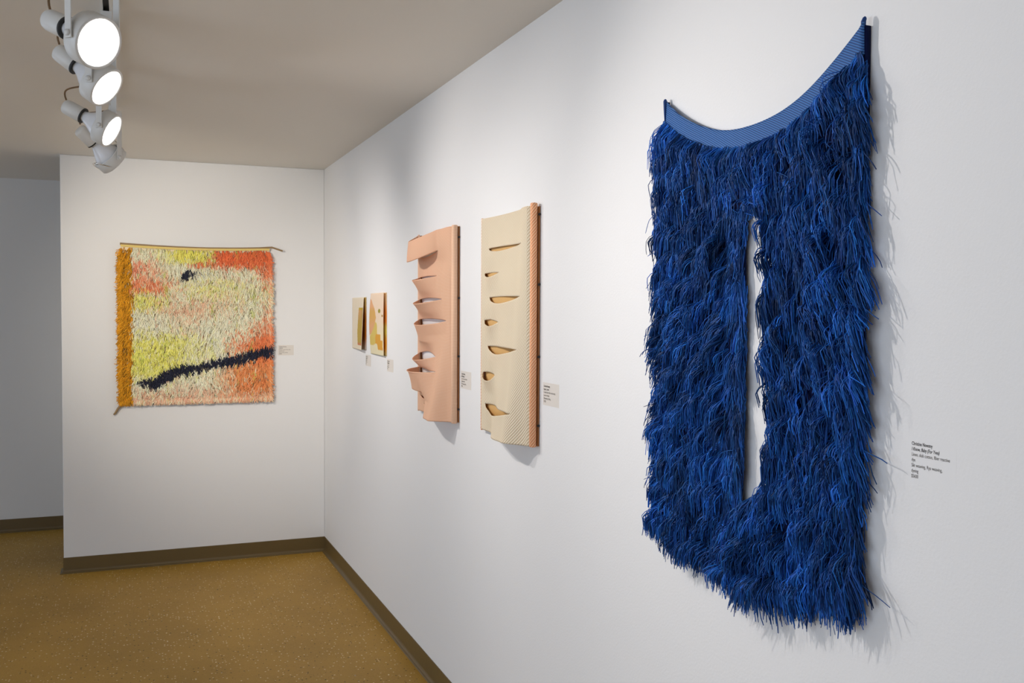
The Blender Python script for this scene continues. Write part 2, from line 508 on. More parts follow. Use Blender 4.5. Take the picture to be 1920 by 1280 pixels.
# a tight row of knots right under the woven band and along the cut edges
ry = np.linspace(BC - BHW + 0.003, BC + BHW - 0.003, 190); rz = blue_top(ry) - 0.041 - 0.008 * ((ry - BC) / BHW) ** 2
ez = np.concatenate([rng.uniform(1.165, 2.1, 250), rng.uniform(1.135, 2.1, 255)])
ey = np.concatenate([np.full(250, BC - BHW), np.full(255, BC + BHW)])
by = rng.uniform(BC - BHW, BC + BHW, 420); bz = blue_bot(by) + rng.uniform(0, 0.02, 420)
sz = np.concatenate([rng.uniform(1.25, 1.86, 120), rng.uniform(1.29, 1.86, 150)])
sy = np.concatenate([slit_l(sz[:120]) + 0.003, slit_r(sz[120:]) - 0.002])
ky = np.concatenate([ky, ry, ey, by, sy]); kz = np.concatenate([kz, rz, ez, bz, sz])
nk = len(ky)
def smooth_noise(y, z, f, seed):
    r = np.random.default_rng(seed)
    v = np.zeros_like(y)
    for _ in range(6):
        a, b2, p = r.normal(0, f), r.normal(0, f), r.uniform(0, 6.28)
        v += np.sin(a * y + b2 * z + p)
    return v / 6 ** 0.5
# lean of the locks: positive = towards the left of the picture (+y)
d = ky - BC
lean = 0.10 * d / BHW
left = d > 0.012
lean = np.where(left, lean + 0.26 + 0.10 * np.clip((1.75 - kz) / 0.6, 0, 1), lean - 0.10 * np.clip((1.6 - kz) / 0.4, 0, 1))
lean = np.where(left & (d < 0.06) & (kz < 1.88) & (kz > 1.2), lean * 0.4, lean)
lean = np.where((~left) & (d > -0.075) & (kz < 1.9) & (kz > 1.3), lean - 0.04, lean)
lean = np.where((kz < 1.33) & (d > -0.08) & (d < 0.05), lean + 0.35 * np.clip((1.33 - kz) / 0.1, 0, 1), lean)
lean = np.where(np.abs(d) > BHW - 0.03, lean + np.where(d > 0, 0.10, -0.03), lean)
lean += 0.22 * smooth_noise(ky, kz, 16, 3) + rng.normal(0, 0.13, nk)
klen = rng.uniform(0.050, 0.088, nk) * (1 + 0.12 * smooth_noise(ky, kz, 14, 5))
kbulge = np.clip(0.017 + 0.010 * smooth_noise(ky, kz, 40, 8) + rng.normal(0, 0.008, nk), 0.003, 0.052)
kbulge = kbulge * np.where((d > -0.02) & (d < 0.07) & (kz < 1.9) & (kz > 1.2), 0.45, 1.0)
ktone = np.clip(np.exp(0.25 * smooth_noise(ky, kz, 30, 9) + rng.normal(0, 0.42, nk)), 0.3, 2.8)
per = 6
S = 7
ii = np.repeat(np.arange(nk), per)
n = len(ii)
th = lean[ii] + rng.normal(0, 0.07, n)
ln = klen[ii] * rng.uniform(0.72, 1.12, n)
bl = kbulge[ii] * rng.uniform(0.6, 1.4, n)
over = (np.abs(ky[ii] + 4.850) < 0.045) & (kz[ii] > 1.862) & (kz[ii] < 1.97)      # short locks over the head of the slit
ln = np.where(over, np.minimum(ln, np.maximum(kz[ii] - 1.842, 0.022)), ln)
stray = rng.random(n) < 0.03
th = np.where(stray, th + rng.normal(0, 0.5, n), th)
curl = rng.normal(0, 0.22, n)
t = np.linspace(0, 1, S)[None, :]
ang = th[:, None] * np.clip(1.25 - 0.35 * t, 0, 2) + curl[:, None] * (t - 0.4) * t
step = ln[:, None] / (S - 1)
dy = np.cumsum(np.sin(ang) * step, axis=1) - np.sin(ang[:, :1]) * step
dz = -(np.cumsum(np.cos(ang) * step, axis=1) - np.cos(ang[:, :1]) * step)
y0 = ky[ii] + rng.normal(0, 0.0022, n); z0 = kz[ii] + rng.normal(0, 0.002, n)
wig = rng.uniform(0.0002, 0.0013, n)[:, None] * np.sin(t * rng.uniform(5, 11, n)[:, None] + rng.uniform(0, 6.28, n)[:, None])
lock = rng.normal(0, 0.0045, n)          # spread inside a lock, closing towards its tip
py = y0[:, None] + dy + wig + lock[:, None] * np.sin(np.clip(t * 2, 0, 1) * np.pi / 2) * (1 - 0.55 * t)
pz = z0[:, None] + dz
out = bl[:, None] * (np.sin(np.clip(t * 1.9, 0, 1.0) * np.pi / 2) - 0.30 * np.clip(t - 0.45, 0, 1))
off0 = blue_off(y0, z0)[:, None] * (1 - t) + blue_off(py[:, -1], np.maximum(pz[:, -1], 1.06))[:, None] * t
# strands beside the slit stay on their own side of it
zin = (pz < 1.875) & (pz > 1.24)
fr = np.abs(rng.normal(0, 0.004, n))[:, None]
lside = (y0 > -4.86)[:, None] & zin & (z0 < 1.90)[:, None]
py = np.where(lside & (py < -4.822 - 0.7 * out), -4.822 - 0.7 * out - 0.6 * fr + 0.002 * np.sin(pz * 300), py)
rside = (y0 <= -4.86)[:, None] & zin & (z0 < 1.90)[:, None]
lim = slit_r(pz) - 0.002
py = np.where(rside & (py > lim), lim + fr, py)
above = (z0 >= 1.90)[:, None] & zin & (np.abs(py + 4.865) < 0.03)
py = np.where(above, -4.865 + np.sign(py + 4.872) * (0.008 + 0.35 * (1.875 - pz)), py)
top_row = (z0 > blue_top(y0) - 0.062)[:, None]
px = -np.maximum(off0 + out + wig * 0.6 + np.where(top_row, 0.010 * (1 - t), 0), 0.004)
paths = np.stack([px, py, pz], axis=2)
rad = rng.uniform(0.0008, 0.00135, n)[:, None] * np.where(t > 0.93, 0.8, 1.0) * np.ones((n, S))
base = np.array(srgb(25, 78, 148))
tone = (ktone[ii] * rng.uniform(0.8, 1.22, n))[:, None]
hue = rng.normal(0, 0.10, (n, 1))
colr = base[None, :] * tone * np.concatenate([1 - hue, 1 + 0.8 * hue, 1 + 0 * hue], axis=1)
yarn_mesh('shaggy_pile', paths, rad, np.clip(colr, 0, 1), m_yarn, blue)

# ------------------------------------------------------------------ slit-woven panels
def slit_panel(name, yL, yR, zT, zB, slits, depth, m, parent, nu=72, nv=150, thick=0.0028):
    """a sheet hanging between two bars; each slit is a real cut whose lips bow out and sag.
    slits: dict(v, ua, ub, lo, ld, Ld, uo, ur, Lu, p) lower-lip out/drop/falloff, upper-lip out/rise/falloff"""
    us = np.linspace(0, 1, nu + 1); vs = np.linspace(0, 1, nv + 1)
    for s in slits:
        s['j'] = int(round(s['v'] * nv))
    def bumpf(s, u):
        tt = (u - s['ua']) / (s['ub'] - s['ua'])
        if tt <= 0 or tt >= 1:
            return 0.0
        pk = s.get('p', 0.5)
        e = math.log(0.5) / math.log(pk)
        return math.sin(math.pi * tt ** e) ** s.get('pow', 0.9)
    V, UV = [], []
    def vert(i, j, low):
        u, v = us[i], vs[j]
        dpt = depth(u, v); z = zT + (zB - zT) * v; y = yL + (yR - yL) * u
        for s in slits:
            bb = bumpf(s, u)
            if bb == 0.0:
                continue
            below = j > s['j'] or (j == s['j'] and low)
            if below:
                k = (v - vs[s['j']]) / s.get('Ld', 0.1)
                if k < 1:
                    wgt = (1 - k) ** s.get('e', 1.4)
                    dpt += s.get('lo', 0) * bb * wgt; z -= s.get('ld', 0) * bb * wgt
                    y += s.get('ly', 0) * bb * wgt
            else:
                k = (vs[s['j']] - v) / s.get('Lu', 0.1)
                if k < 1:
                    wgt = (1 - k) ** s.get('e', 1.4)
                    dpt += s.get('uo', 0) * bb * wgt; z += s.get('ur', 0) * bb * wgt
                    y += s.get('uy', 0) * bb * wgt
        V.append((-max(dpt, 0.004), y, z)); UV.append((u * abs(yR - yL), -v * (zT - zB)))
        return len(V) - 1
    main = [[vert(i, j, False) for i in range(nu + 1)] for j in range(nv + 1)]
    low = [list(r) for r in main]
    for s in slits:
        for i in range(nu + 1):
            if s['ua'] < us[i] < s['ub']:
                low[s['j']][i] = vert(i, s['j'], True)
    F = []
    for j in range(nv):
        for i in range(nu):
            F.append((low[j][i], low[j][i + 1], main[j + 1][i + 1], main[j + 1][i]))
    o = mesh(name, V, F, m, parent, True, UV)
    sm = o.modifiers.new('thickness', 'SOLIDIFY'); sm.thickness = thick; sm.offset = 0
    return o

def weave_mat(name, c0, c1, scale, rot, bump=0.5, rough=0.85, trans=None):
    m = mat(name, c1, rough, 0.15)
    nt, N, L, b = nodes(m)
    uvn = N.new('ShaderNodeUVMap'); mp = N.new('ShaderNodeMapping'); mp.inputs['Rotation'].default_value = (0, 0, rot)
    L.new(uvn.outputs[0], mp.inputs['Vector'])
    wv = N.new('ShaderNodeTexWave'); wv.inputs['Scale'].default_value = scale; wv.inputs['Distortion'].default_value = 0.6; wv.inputs['Detail'].default_value = 1
    wv.bands_direction = 'X'
    L.new(mp.outputs[0], wv.inputs['Vector'])
    nz = N.new('ShaderNodeTexNoise'); nz.inputs['Scale'].default_value = 380; nz.inputs['Detail'].default_value = 2
    L.new(uvn.outputs[0], nz.inputs['Vector'])
    ad = N.new('ShaderNodeMath'); ad.operation = 'MULTIPLY_ADD'; ad.inputs[1].default_value = 0.45
    sub = N.new('ShaderNodeMath'); sub.operation = 'SUBTRACT'; sub.inputs[1].default_value = 0.22
    L.new(nz.outputs['Fac'], ad.inputs[0]); L.new(wv.outputs['Fac'], ad.inputs[2]); L.new(ad.outputs[0], sub.inputs[0])
    rp = N.new('ShaderNodeValToRGB'); rp.color_ramp.elements[0].color = (*c0, 1); rp.color_ramp.elements[1].color = (*c1, 1)
    rp.color_ramp.elements[0].position = 0.05; rp.color_ramp.elements[1].position = 0.7
    L.new(sub.outputs[0], rp.inputs['Fac']); L.new(rp.outputs['Color'], b.inputs['Base Color'])
    bp = N.new('ShaderNodeBump'); bp.inputs['Strength'].default_value = bump; bp.inputs['Distance'].default_value = 0.0015
    L.new(sub.outputs[0], bp.inputs['Height']); L.new(bp.outputs['Normal'], b.inputs['Normal'])
    if trans:
        tr = N.new('ShaderNodeBsdfTranslucent'); tr.inputs['Color'].default_value = (*trans, 1)
        mx = N.new('ShaderNodeMixShader'); mx.inputs[0].default_value = 0.25
        L.new(b.outputs[0], mx.inputs[1]); L.new(tr.outputs[0], mx.inputs[2])
        L.new(mx.outputs[0], N['Material Output'].inputs['Surface'])
    return m
m_tan = weave_mat('cream_twill', srgb(222, 204, 168), srgb(252, 244, 222), 42, 0.7, trans=srgb(230, 180, 110))
m_pink = weave_mat('peach_weave', srgb(242, 190, 152), srgb(252, 216, 186), 120, 1.57, 0.2, trans=srgb(240, 170, 100))
m_orange = weave_mat('orange_twill', srgb(232, 142, 92), srgb(254, 206, 166), 42, 0.75)
m_peachbar = weave_mat('peach_weave_on_bar', srgb(232, 180, 144), srgb(250, 212, 182), 120, 1.57, 0.2)
m_wood = mat('stained_strip', srgb(150, 92, 40), 0.5)
m_screw = mat('dark_screw', (0.015, 0.013, 0.012), 0.5)

def bar(name, y, x, r, zT, zB, m, parent, sides=20):
    V, F, UV = [], [], []
    rows = 2
    zs = [zT + 0.0035, zT + 0.001, zB - 0.001, zB - 0.0035]
    rs = [r * 0.72, r, r, r * 0.72]
    for z, rr in zip(zs, rs):
        for k in range(sides + 1):
            an = 2 * math.pi * k / sides
            V.append((x + rr * math.cos(an), y + rr * math.sin(an), z)); UV.append((r * an, z))
    n1 = sides + 1
    for i in range(3):
        for k in range(sides):
            F.append((i * n1 + k, i * n1 + k + 1, (i + 1) * n1 + k + 1, (i + 1) * n1 + k))
    F.append(tuple(range(sides))); F.append(tuple(3 * n1 + k for k in range(sides)))
    return mesh(name, V, F, m, parent, True, UV)

# cream panel
tan = thing('slit_weaving', (0, -3.5, 1.6), 'cream slit-woven panel with an orange right edge, beside the blue hanging', 'weaving')
def sstep(a, b_, x):
    t_ = min(max((x - a) / (b_ - a), 0), 1)
    return t_ * t_ * (3 - 2 * t_)
def tan_depth(u, v):
    top = 0.018 - 0.012 * math.sin(math.pi * min(u / 0.85, 1)) ** 0.8 + 0.016 * sstep(0.7, 0.95, u)
    bulge = 0.064 * sstep(0.15, 0.62, u) * (1 - sstep(0.76, 0.98, u))
    bot = 0.016 + bulge + 0.016 * sstep(0.7, 0.95, u)
    k = min(max((v - 0.10) / 0.90, 0), 1)
    k = 0.45 * k + 0.55 * k ** 2.5
    return top * (1 - k) + bot * k - 0.010 * sstep(0.97, 1.0, u)
ts = [dict(v=0.147, ua=0.13, ub=0.82, lo=0.004, ld=0.012, Ld=0.10, uo=0.008, ur=0.002, Lu=0.12, p=0.3),
      dict(v=0.258, ua=0.055, ub=0.32, lo=0.013, ld=0.014, Ld=0.10, uo=-0.006, ur=0.002, Lu=0.08, p=0.42),
      dict(v=0.375, ua=0.15, ub=0.85, lo=0.014, ld=0.022, Ld=0.16, uo=-0.004, ur=0.003, Lu=0.10, p=0.35),
      dict(v=0.482, ua=0.055, ub=0.36, lo=0.015, ld=0.018, Ld=0.11, uo=-0.006, ur=0.004, Lu=0.08, p=0.42),
      dict(v=0.602, ua=0.12, ub=0.84, lo=0.016, ld=0.024, Ld=0.16, uo=-0.004, ur=0.002, Lu=0.10, p=0.4),
      dict(v=0.727, ua=0.03, ub=0.32, lo=0.016, ld=0.026, Ld=0.10, uo=-0.004, ur=0.004, Lu=0.08, p=0.45, pow=0.6),
      dict(v=0.872, ua=0.08, ub=0.83, lo=0.012, ld=0.026, Ld=0.12, uo=-0.010, ur=0.002, Lu=0.12, p=0.35)]
slit_panel('cloth', -3.18, -3.672, 1.990, 1.206, ts, tan_depth, m_tan, tan)
bar('wrapped_bar', -3.676, -0.0185, 0.0118, 1.996, 1.208, m_orange, tan)
bar('wrapped_bar', -3.177, -0.014, 0.0045, 1.989, 1.206, m_orange, tan)
for yb in (-3.684, -3.182):
    box('mounting_strip', (-0.0065, -0.001, yb - 0.004, yb + 0.012, 1.208, 1.988), m_wood, tan)
for z in (1.962, 1.735, 1.50, 1.275):
    mesh('screw', *lathe_vf([(0, 0.0045), (0.004, 0.0045), (0.004, 0.0)], Vector((-0.0045, -3.687, z)), Vector((0, -1, 0)), 12, True), m_screw, tan)

m_bounce_tint = weave_mat('ochre_bounce_tint', srgb(206, 166, 108), srgb(230, 194, 136), 60, 0.7, 0.2)  # added sheet: colour of the warm bounce and shade behind the slits
box('bounce_tint_sheet', (-0.0045, -0.003, -3.668, -3.19, 1.212, 1.984), m_bounce_tint, tan)

# peach panel
pink = thing('slit_weaving', (0, -2.72, 1.6), 'peach slit-woven panel with looping strips, between cream panel and small cloths', 'weaving')
def pink_depth(u, v):
    edge = 0.016 + 0.014 * sstep(0.7, 0.95, u) - 0.010 * sstep(0.97, 1.0, u)
    mid = edge + 0.018 * math.sin(math.pi * u)
    bot = edge + 0.080 * sstep(0.18, 0.72, u) * (1 - sstep(0.84, 0.98, u))
    k = min(max((v - 0.55) / 0.45, 0), 1)
    hollow = -0.020 * math.exp(-((v - 0.17) / 0.06) ** 2) * math.sin(math.pi * u)
    return mid * (1 - k) + bot * k + hollow
ps = [dict(v=0.105, ua=0.0, ub=0.62, uo=0.070, ur=-0.042, Lu=0.55, e=0.7, lo=-0.010, ld=0.02, Ld=0.06, p=0.30, pow=0.7),
      dict(v=0.245, ua=0.03, ub=0.62, lo=0.056, ld=0.014, Ld=0.125, uo=-0.004, ur=0.004, Lu=0.08, p=0.42, pow=0.8),
      dict(v=0.368, ua=0.03, ub=0.76, lo=0.052, ld=0.018, Ld=0.115, uo=-0.010, ur=0.008, Lu=0.06, p=0.42, pow=0.8),
      dict(v=0.480, ua=0.03, ub=0.90, lo=0.050, ld=0.020, Ld=0.20, uo=-0.010, ur=0.008, Lu=0.06, p=0.42, pow=0.8),
      dict(v=0.675, ua=0.03, ub=0.70, lo=0.056, ld=0.022, Ld=0.080, uo=-0.018, ur=0.014, Lu=0.08, p=0.42, pow=0.8, e=0.8),
      dict(v=0.750, ua=0.03, ub=0.78, lo=0.080, ld=0.008, Ld=0.16, uo=-0.006, ur=0.0, Lu=0.03, p=0.36, pow=0.7, e=0.9),
      dict(v=0.862, ua=0.04, ub=0.52, lo=-0.020, ld=0.022, Ld=0.05, uo=0.030, ur=0.0, Lu=0.11, p=0.4, pow=0.8),
      dict(v=0.908, ua=0.08, ub=0.32, lo=0.004, ld=0.008, Ld=0.04, uo=-0.004, ur=0.0, Lu=0.03),
      dict(v=0.952, ua=0.17, ub=0.38, lo=0.003, ld=0.005, Ld=0.03, uo=-0.003, ur=0.0, Lu=0.03)]
slit_panel('cloth', -2.335, -2.860, 1.989, 1.196, ps, pink_depth, m_pink, pink, 72, 168)
bar('wrapped_bar', -2.864, -0.0190, 0.0125, 1.990, 1.196, m_peachbar, pink)
bar('wrapped_bar', -2.334, -0.014, 0.0045, 1.989, 1.196, m_peachbar, pink)
for yb in (-2.870, -2.337):
    box('mounting_strip', (-0.0065, -0.001, yb - 0.004, yb + 0.012, 1.197, 1.988), m_wood, pink)
for z in (1.945, 1.70, 1.465, 1.25):
    mesh('screw', *lathe_vf([(0, 0.0045), (0.004, 0.0045), (0.004, 0.0)], Vector((-0.0045, -2.873, z)), Vector((0, -1, 0)), 12, True), m_screw, pink)

# ------------------------------------------------------------------ two small dyed cloths near the corner
m_dyed = attr_mat('dyed_linen', 0.85, 0.15)
bump_noise(m_dyed, 700, 0.3, 0.0008, 2)
nt, N, L, b = nodes(m_dyed)
tr = N.new('ShaderNodeBsdfTranslucent'); at = N.new('ShaderNodeAttribute'); at.attribute_name = 'Col'
mx = N.new('ShaderNodeMixShader'); mx.inputs[0].default_value = 0.35
L.new(at.outputs['Color'], tr.inputs['Color']); L.new(b.outputs[0], mx.inputs[1]); L.new(tr.outputs[0], mx.inputs[2])
L.new(mx.outputs[0], N['Material Output'].inputs['Surface'])
def smooth01(a, b, x):
    t = min(max((x - a) / (b - a), 0), 1); return t * t * (3 - 2 * t)
def mixc(a, b, t):
    return tuple(p * (1 - t) + q * t for p, q in zip(a, b))
def inpoly(x, y, poly):
    ins = False
    for i in range(len(poly)):
        (x1, y1), (x2, y2) = poly[i - 1], poly[i]
        if (y1 > y) != (y2 > y) and x < (x2 - x1) * (y - y1) / (y2 - y1) + x1:
            ins = not ins
    return ins
def dyed_cloth(label, yL, yR, zT, zB, dfn, colfn, shadefn):
    root = thing('dyed_cloth', (0, (yL + yR) / 2, (zT + zB) / 2), label, 'textile', 'small dyed cloths near the corner')
    n = 64
    for nm, y1, fn, cf, th in (('front_sheet', yR, dfn, colfn, 0.0016), ('painted_shade_sheet', yR - 0.014, lambda u, v: 0.0025, shadefn, 0.0012)):  # rear sheet is added, its colour standing in for tinted shadow on the wall
        V, F, C = [], [], []
        for j in range(n + 1):
            for i in range(n + 1):
                u, v = i / n, j / n
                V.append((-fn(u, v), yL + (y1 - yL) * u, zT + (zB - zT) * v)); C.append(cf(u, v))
        for j in range(n):
            for i in range(n):
                a = j * (n + 1) + i
                F.append((a, a + 1, a + n + 2, a + n + 1))
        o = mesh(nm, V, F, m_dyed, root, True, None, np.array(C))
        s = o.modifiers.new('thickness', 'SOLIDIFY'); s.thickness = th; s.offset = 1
    return root
cream = srgb(250, 240, 220)
def c1(u, v):
    c = cream
    if inpoly(u, v, [(0.62, 0.19), (1.0, 0.19), (1.0, 0.91), (0.58, 0.91), (0.52, 0.66), (0.58, 0.33)]):
        c = mixc(srgb(228, 184, 128), srgb(214, 186, 100), smooth01(0.25, 0.55, v))
        if v < 0.235: c = srgb(222, 190, 80)
        if v > 0.86: c = srgb(226, 160, 112)
        c = mixc(c, srgb(170, 160, 80), 0.5 * smooth01(0.85, 1.0, u) * (1 - smooth01(0.4, 0.6, v)))
    return c
def b1(u, v):  # warm wall shadow beside the first cloth, painted as a gradient
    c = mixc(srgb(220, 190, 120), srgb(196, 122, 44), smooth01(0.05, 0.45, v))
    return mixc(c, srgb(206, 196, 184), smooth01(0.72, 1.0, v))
def c2(u, v):
    c = mixc(srgb(252, 234, 212), srgb(250, 242, 210), smooth01(0.3, 0.8, v))
    if inpoly(u, v, [(0.0, 0.09), (0.10, 0.11), (0.38, 0.26), (0.50, 0.40), (0.30, 0.62), (0.0, 0.70)]):
        c = mixc(srgb(244, 196, 150), srgb(236, 194, 118), smooth01(0.2, 0.3, v))
        c = mixc(c, srgb(240, 190, 146), smooth01(0.35, 0.6, v))
    if inpoly(u, v, [(0.46, 0.46), (0.56, 0.50), (0.58, 0.68), (0.46, 0.80), (0.36, 0.84), (0.02, 0.86), (0.02, 0.72), (0.30, 0.58)]):
        c = srgb(236, 214, 124)
    if inpoly(u, v, [(0.52, 0.66), (0.80, 0.66), (0.80, 0.75), (0.94, 0.76), (0.96, 0.92), (0.60, 0.92), (0.56, 0.83), (0.42, 0.82), (0.44, 0.70)]):
        c = srgb(240, 186, 86)
    if ((u - 0.72) / 0.09) ** 2 + ((v - 0.29) / 0.032) ** 2 < 1: c = srgb(176, 164, 70)
    if ((u - 0.93) / 0.05) ** 2 + ((v - 0.37) / 0.02) ** 2 < 1: c = srgb(196, 150, 60)
    return c
def b2(u, v):  # orange-tinted wall shadow beside the second cloth, painted in
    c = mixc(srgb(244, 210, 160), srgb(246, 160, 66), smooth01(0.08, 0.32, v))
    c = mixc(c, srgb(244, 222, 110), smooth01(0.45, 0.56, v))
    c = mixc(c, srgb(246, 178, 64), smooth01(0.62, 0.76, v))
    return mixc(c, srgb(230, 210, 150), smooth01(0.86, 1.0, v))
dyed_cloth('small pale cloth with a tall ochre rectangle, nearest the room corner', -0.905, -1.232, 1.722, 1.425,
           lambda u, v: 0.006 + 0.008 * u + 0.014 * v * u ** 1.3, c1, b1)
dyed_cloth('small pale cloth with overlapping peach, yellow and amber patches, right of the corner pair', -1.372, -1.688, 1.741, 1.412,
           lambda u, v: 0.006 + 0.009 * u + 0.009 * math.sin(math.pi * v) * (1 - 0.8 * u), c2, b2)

# ------------------------------------------------------------------ shaggy rug on the far wall
RX0, RX1, RZ1, RZ0 = -1.283, -0.366, 2.052, 1.052
rug = thing('shaggy_rug', ((RX0 + RX1) / 2, 0, RZ0), 'shaggy cream, yellow and coral rug with a black slash hanging on the far wall', 'rug')
m_rugback = mat('rug_ground_cloth', srgb(240, 224, 190), 0.9, 0.1)
m_rugyarn = attr_mat('rug_yarn', 0.75, 0.2)
m_stick = mat('bent_twig', srgb(150, 124, 88), 0.7)
m_head = mat('yellow_heading', srgb(226, 200, 120), 0.8)
def rug_top(x):
    t = (x - RX0) / (RX1 - RX0)
    return RZ1 - 0.012 * math.sin(math.pi * t)
V, F = [], []
for j in range(13):
    for i in range(25):
        x = RX0 + (RX1 - RX0) * i / 24
        V.append((x, -0.012, rug_top(x) * (1 - j / 12) + (RZ0 + 0.02) * j / 12))
for j in range(12):
    for i in range(24):
        a = j * 25 + i; F.append((a, a + 25, a + 26, a + 1))
o = mesh('ground_cloth', V, F, m_rugback, rug); s = o.modifiers.new('thickness', 'SOLIDIFY'); s.thickness = 0.006
V, F = [], []
for i in range(25):
    x = RX0 + (RX1 - RX0) * i / 24
    V += [(x, -0.021, rug_top(x) + 0.004), (x, -0.021, rug_top(x) - 0.009)]
F = [(2 * i, 2 * i + 1, 2 * i + 3, 2 * i + 2) for i in range(24)]
o = mesh('heading', V, F, m_head, rug); s = o.modifiers.new('thickness', 'SOLIDIFY'); s.thickness = 0.003
pts = []
for i in range(30):
    t = i / 29
    x = -1.286 + t * (-0.282 + 1.286)
    z = 2.060 - 0.014 * math.sin(math.pi * min(t / 0.93, 1)) + 0.004 * math.exp(-((t - 0.93) / 0.05) ** 2) - 0.020 * max(t - 0.93, 0) / 0.07
    pts.append((x, -0.014 - 0.010 * max(t - 0.9, 0) / 0.1, z))
mesh('hanging_stick', *tube_vf(pts, [0.0075 - 0.002 * (i / 29) for i in range(30)], 8), m_stick, rug, True)
mesh('cord_tail', *tube_vf([(-1.262, -0.016, 1.075), (-1.285, -0.018, 1.048), (-1.305, -0.018, 1.022), (-1.322, -0.016, 0.992), (-1.331, -0.014, 0.984)], [0.007, 0.0075, 0.007, 0.0065, 0.004], 8), m_stick, rug, True)

def rug_color(px, py, r):
    """dyed colour of the knot at (px, py); the frame is about 1315 x 1280 units over the rug"""
    def band(a0, a1, x, s):
        return 1 / (1 + np.exp(-(x - a0) / s)) * 1 / (1 + np.exp((x - a1) / s))
    Cc = np.array(srgb(246, 234, 206))[None, :] * np.ones((len(px), 1))
    def put(wgt, rgb):
        nonlocal Cc
        wgt = np.clip(wgt, 0, 1)
        pick = (r.random(len(px)) < wgt * 1.0).astype(float) * 0.65 + wgt * 0.35
        Cc = Cc * (1 - pick[:, None]) + np.array(srgb(*rgb))[None, :] * pick[:, None]
    put(0.9 * band(410, 735, px, 22) * band(60, 212, py, 9), (236, 224, 112))
    put(0.5 * band(330, 420, px, 25) * band(60, 190, py, 9), (236, 228, 150))
    put(0.95 * band(100, 330, px, 26) * band(205, 330, py, 18) * 0.8, (238, 130, 96))
    put(0.9 * band(100, 430, px, 40) * band(325, 410, py, 12), (236, 128, 84))
    put(0.45 * band(200, 450, px, 30) * band(240, 340, py, 20), (244, 186, 150))
    put(band(725, 1200, px, 10) * band(60, 236, py, 7), (240, 122, 78))
    put(band(575, 740, px, 14) * band(206 - (px - 650) * 0.12, 244, py, 5), (240, 130, 86))
    put(band(1010 - 0.0 * py, 1200, px, 14) * band(200, 310, py, 16), (240, 130, 84))
    put(0.8 * band(1045, 1200, px, 12) * band(290, 400, py, 26), (238, 146, 104))
    put(0.7 * band(560, 880, px, 50) * band(325, 430, py, 16), (236, 226, 140))
    put(0.85 * band(100, 395, px, 24) * band(415, 512, py, 14), (230, 222, 116))
    put(0.35 * band(900, 1090, px, 30) * band(340, 470, py, 25), (214, 216, 150))
    put(0.75 * band(390, 700, px, 40) * band(450, 545, py, 22), (244, 182, 150))
    put(0.55 * band(690, 900, px, 40) * band(400, 545, py, 22), (246, 196, 160))
    put(0.55 * band(430, 640, px, 30) * band(545, 650, py, 26), (246, 196, 166))
    put(0.25 * band(700, 1100, px, 40) * band(245, 340, py, 20), (246, 200, 170))
    put(0.9 * band(100, 545, px, 34) * band(680, 950, py, 20), (234, 228, 118))
    put(0.5 * band(500, 700, px, 40) * band(700, 870, py, 26), (236, 230, 150))
    g = np.clip((px - 760) / 320, 0, 1) * np.clip((py - 560) / 200, 0, 1)
    put(1.5 * g * band(500, 880, py, 10), (238, 136, 88))
    put(0.7 * band(1040, 1200, px, 20) * band(480, 720, py, 40), (238, 150, 108))
    put(0.95 * band(790, 1200, px, 32) * band(860, 1075, py, 16), (240, 150, 92))
    put(0.6 * band(700, 830, px, 30) * band(880, 1000, py, 20), (246, 196, 160))
    put(0.7 * band(100, 780, px, 40) * band(1035, 1200, py, 14), (242, 182, 152))
    put(0.45 * band(430, 600, px, 40) * band(970, 1060, py, 18), (246, 200, 176))
    put(0.7 * band(770, 1200, px, 60) * band(1060, 1200, py, 10), (240, 168, 130))
    for xs, wd, st in ((252, 6, 0.5), (410, 6, 0.6), (566, 5, 0.45), (716, 6, 0.6), (866, 6, 0.45), (980, 6, 0.5)):
        put(st * np.exp(-((px - xs - 6 * np.sin(py / 70)) / wd) ** 2) * (0.55 + 0.45 * np.sin(py / 60 + xs)), (184, 196, 92))
    ln = np.interp(px, [235, 330, 400, 500, 600, 700, 800, 900, 1000, 1100], [972, 990, 945, 905, 890, 868, 850, 832, 805, 786])
    hw = np.interp(px, [235, 300, 360, 500, 650, 900, 1040, 1100], [4, 30, 46, 34, 24, 36, 32, 36])
    put(np.where((np.abs(py - ln) < hw) & (px > 238), 1.0, 0.0), (44, 46, 62))
    put(np.where((((px - 543) / 44) ** 2 + ((py - 292) / 28) ** 2 < 1), 1.0, 0.0), (48, 50, 66))
    put(np.where((np.abs(px - 590) < 22) & (np.abs(py - 280) < 11), 0.8, 0.0), (48, 50, 66))
    gold = px < 195
    Cc[gold] = np.array(srgb(220, 156, 40))[None, :] * r.uniform(0.6, 1.15, (int(gold.sum()), 1))
    return Cc

nk = 8800
rx = rng.uniform(RX0, RX1, nk); rz = np.zeros(nk)
rows_z = np.linspace(RZ0 + 0.03, RZ1 - 0.018, 62)
rz = rng.choice(rows_z, nk) + rng.normal(0, 0.004, nk)
ttop = np.array([rug_top(q) for q in rx]) - 0.012
rz = np.minimum(rz, ttop)
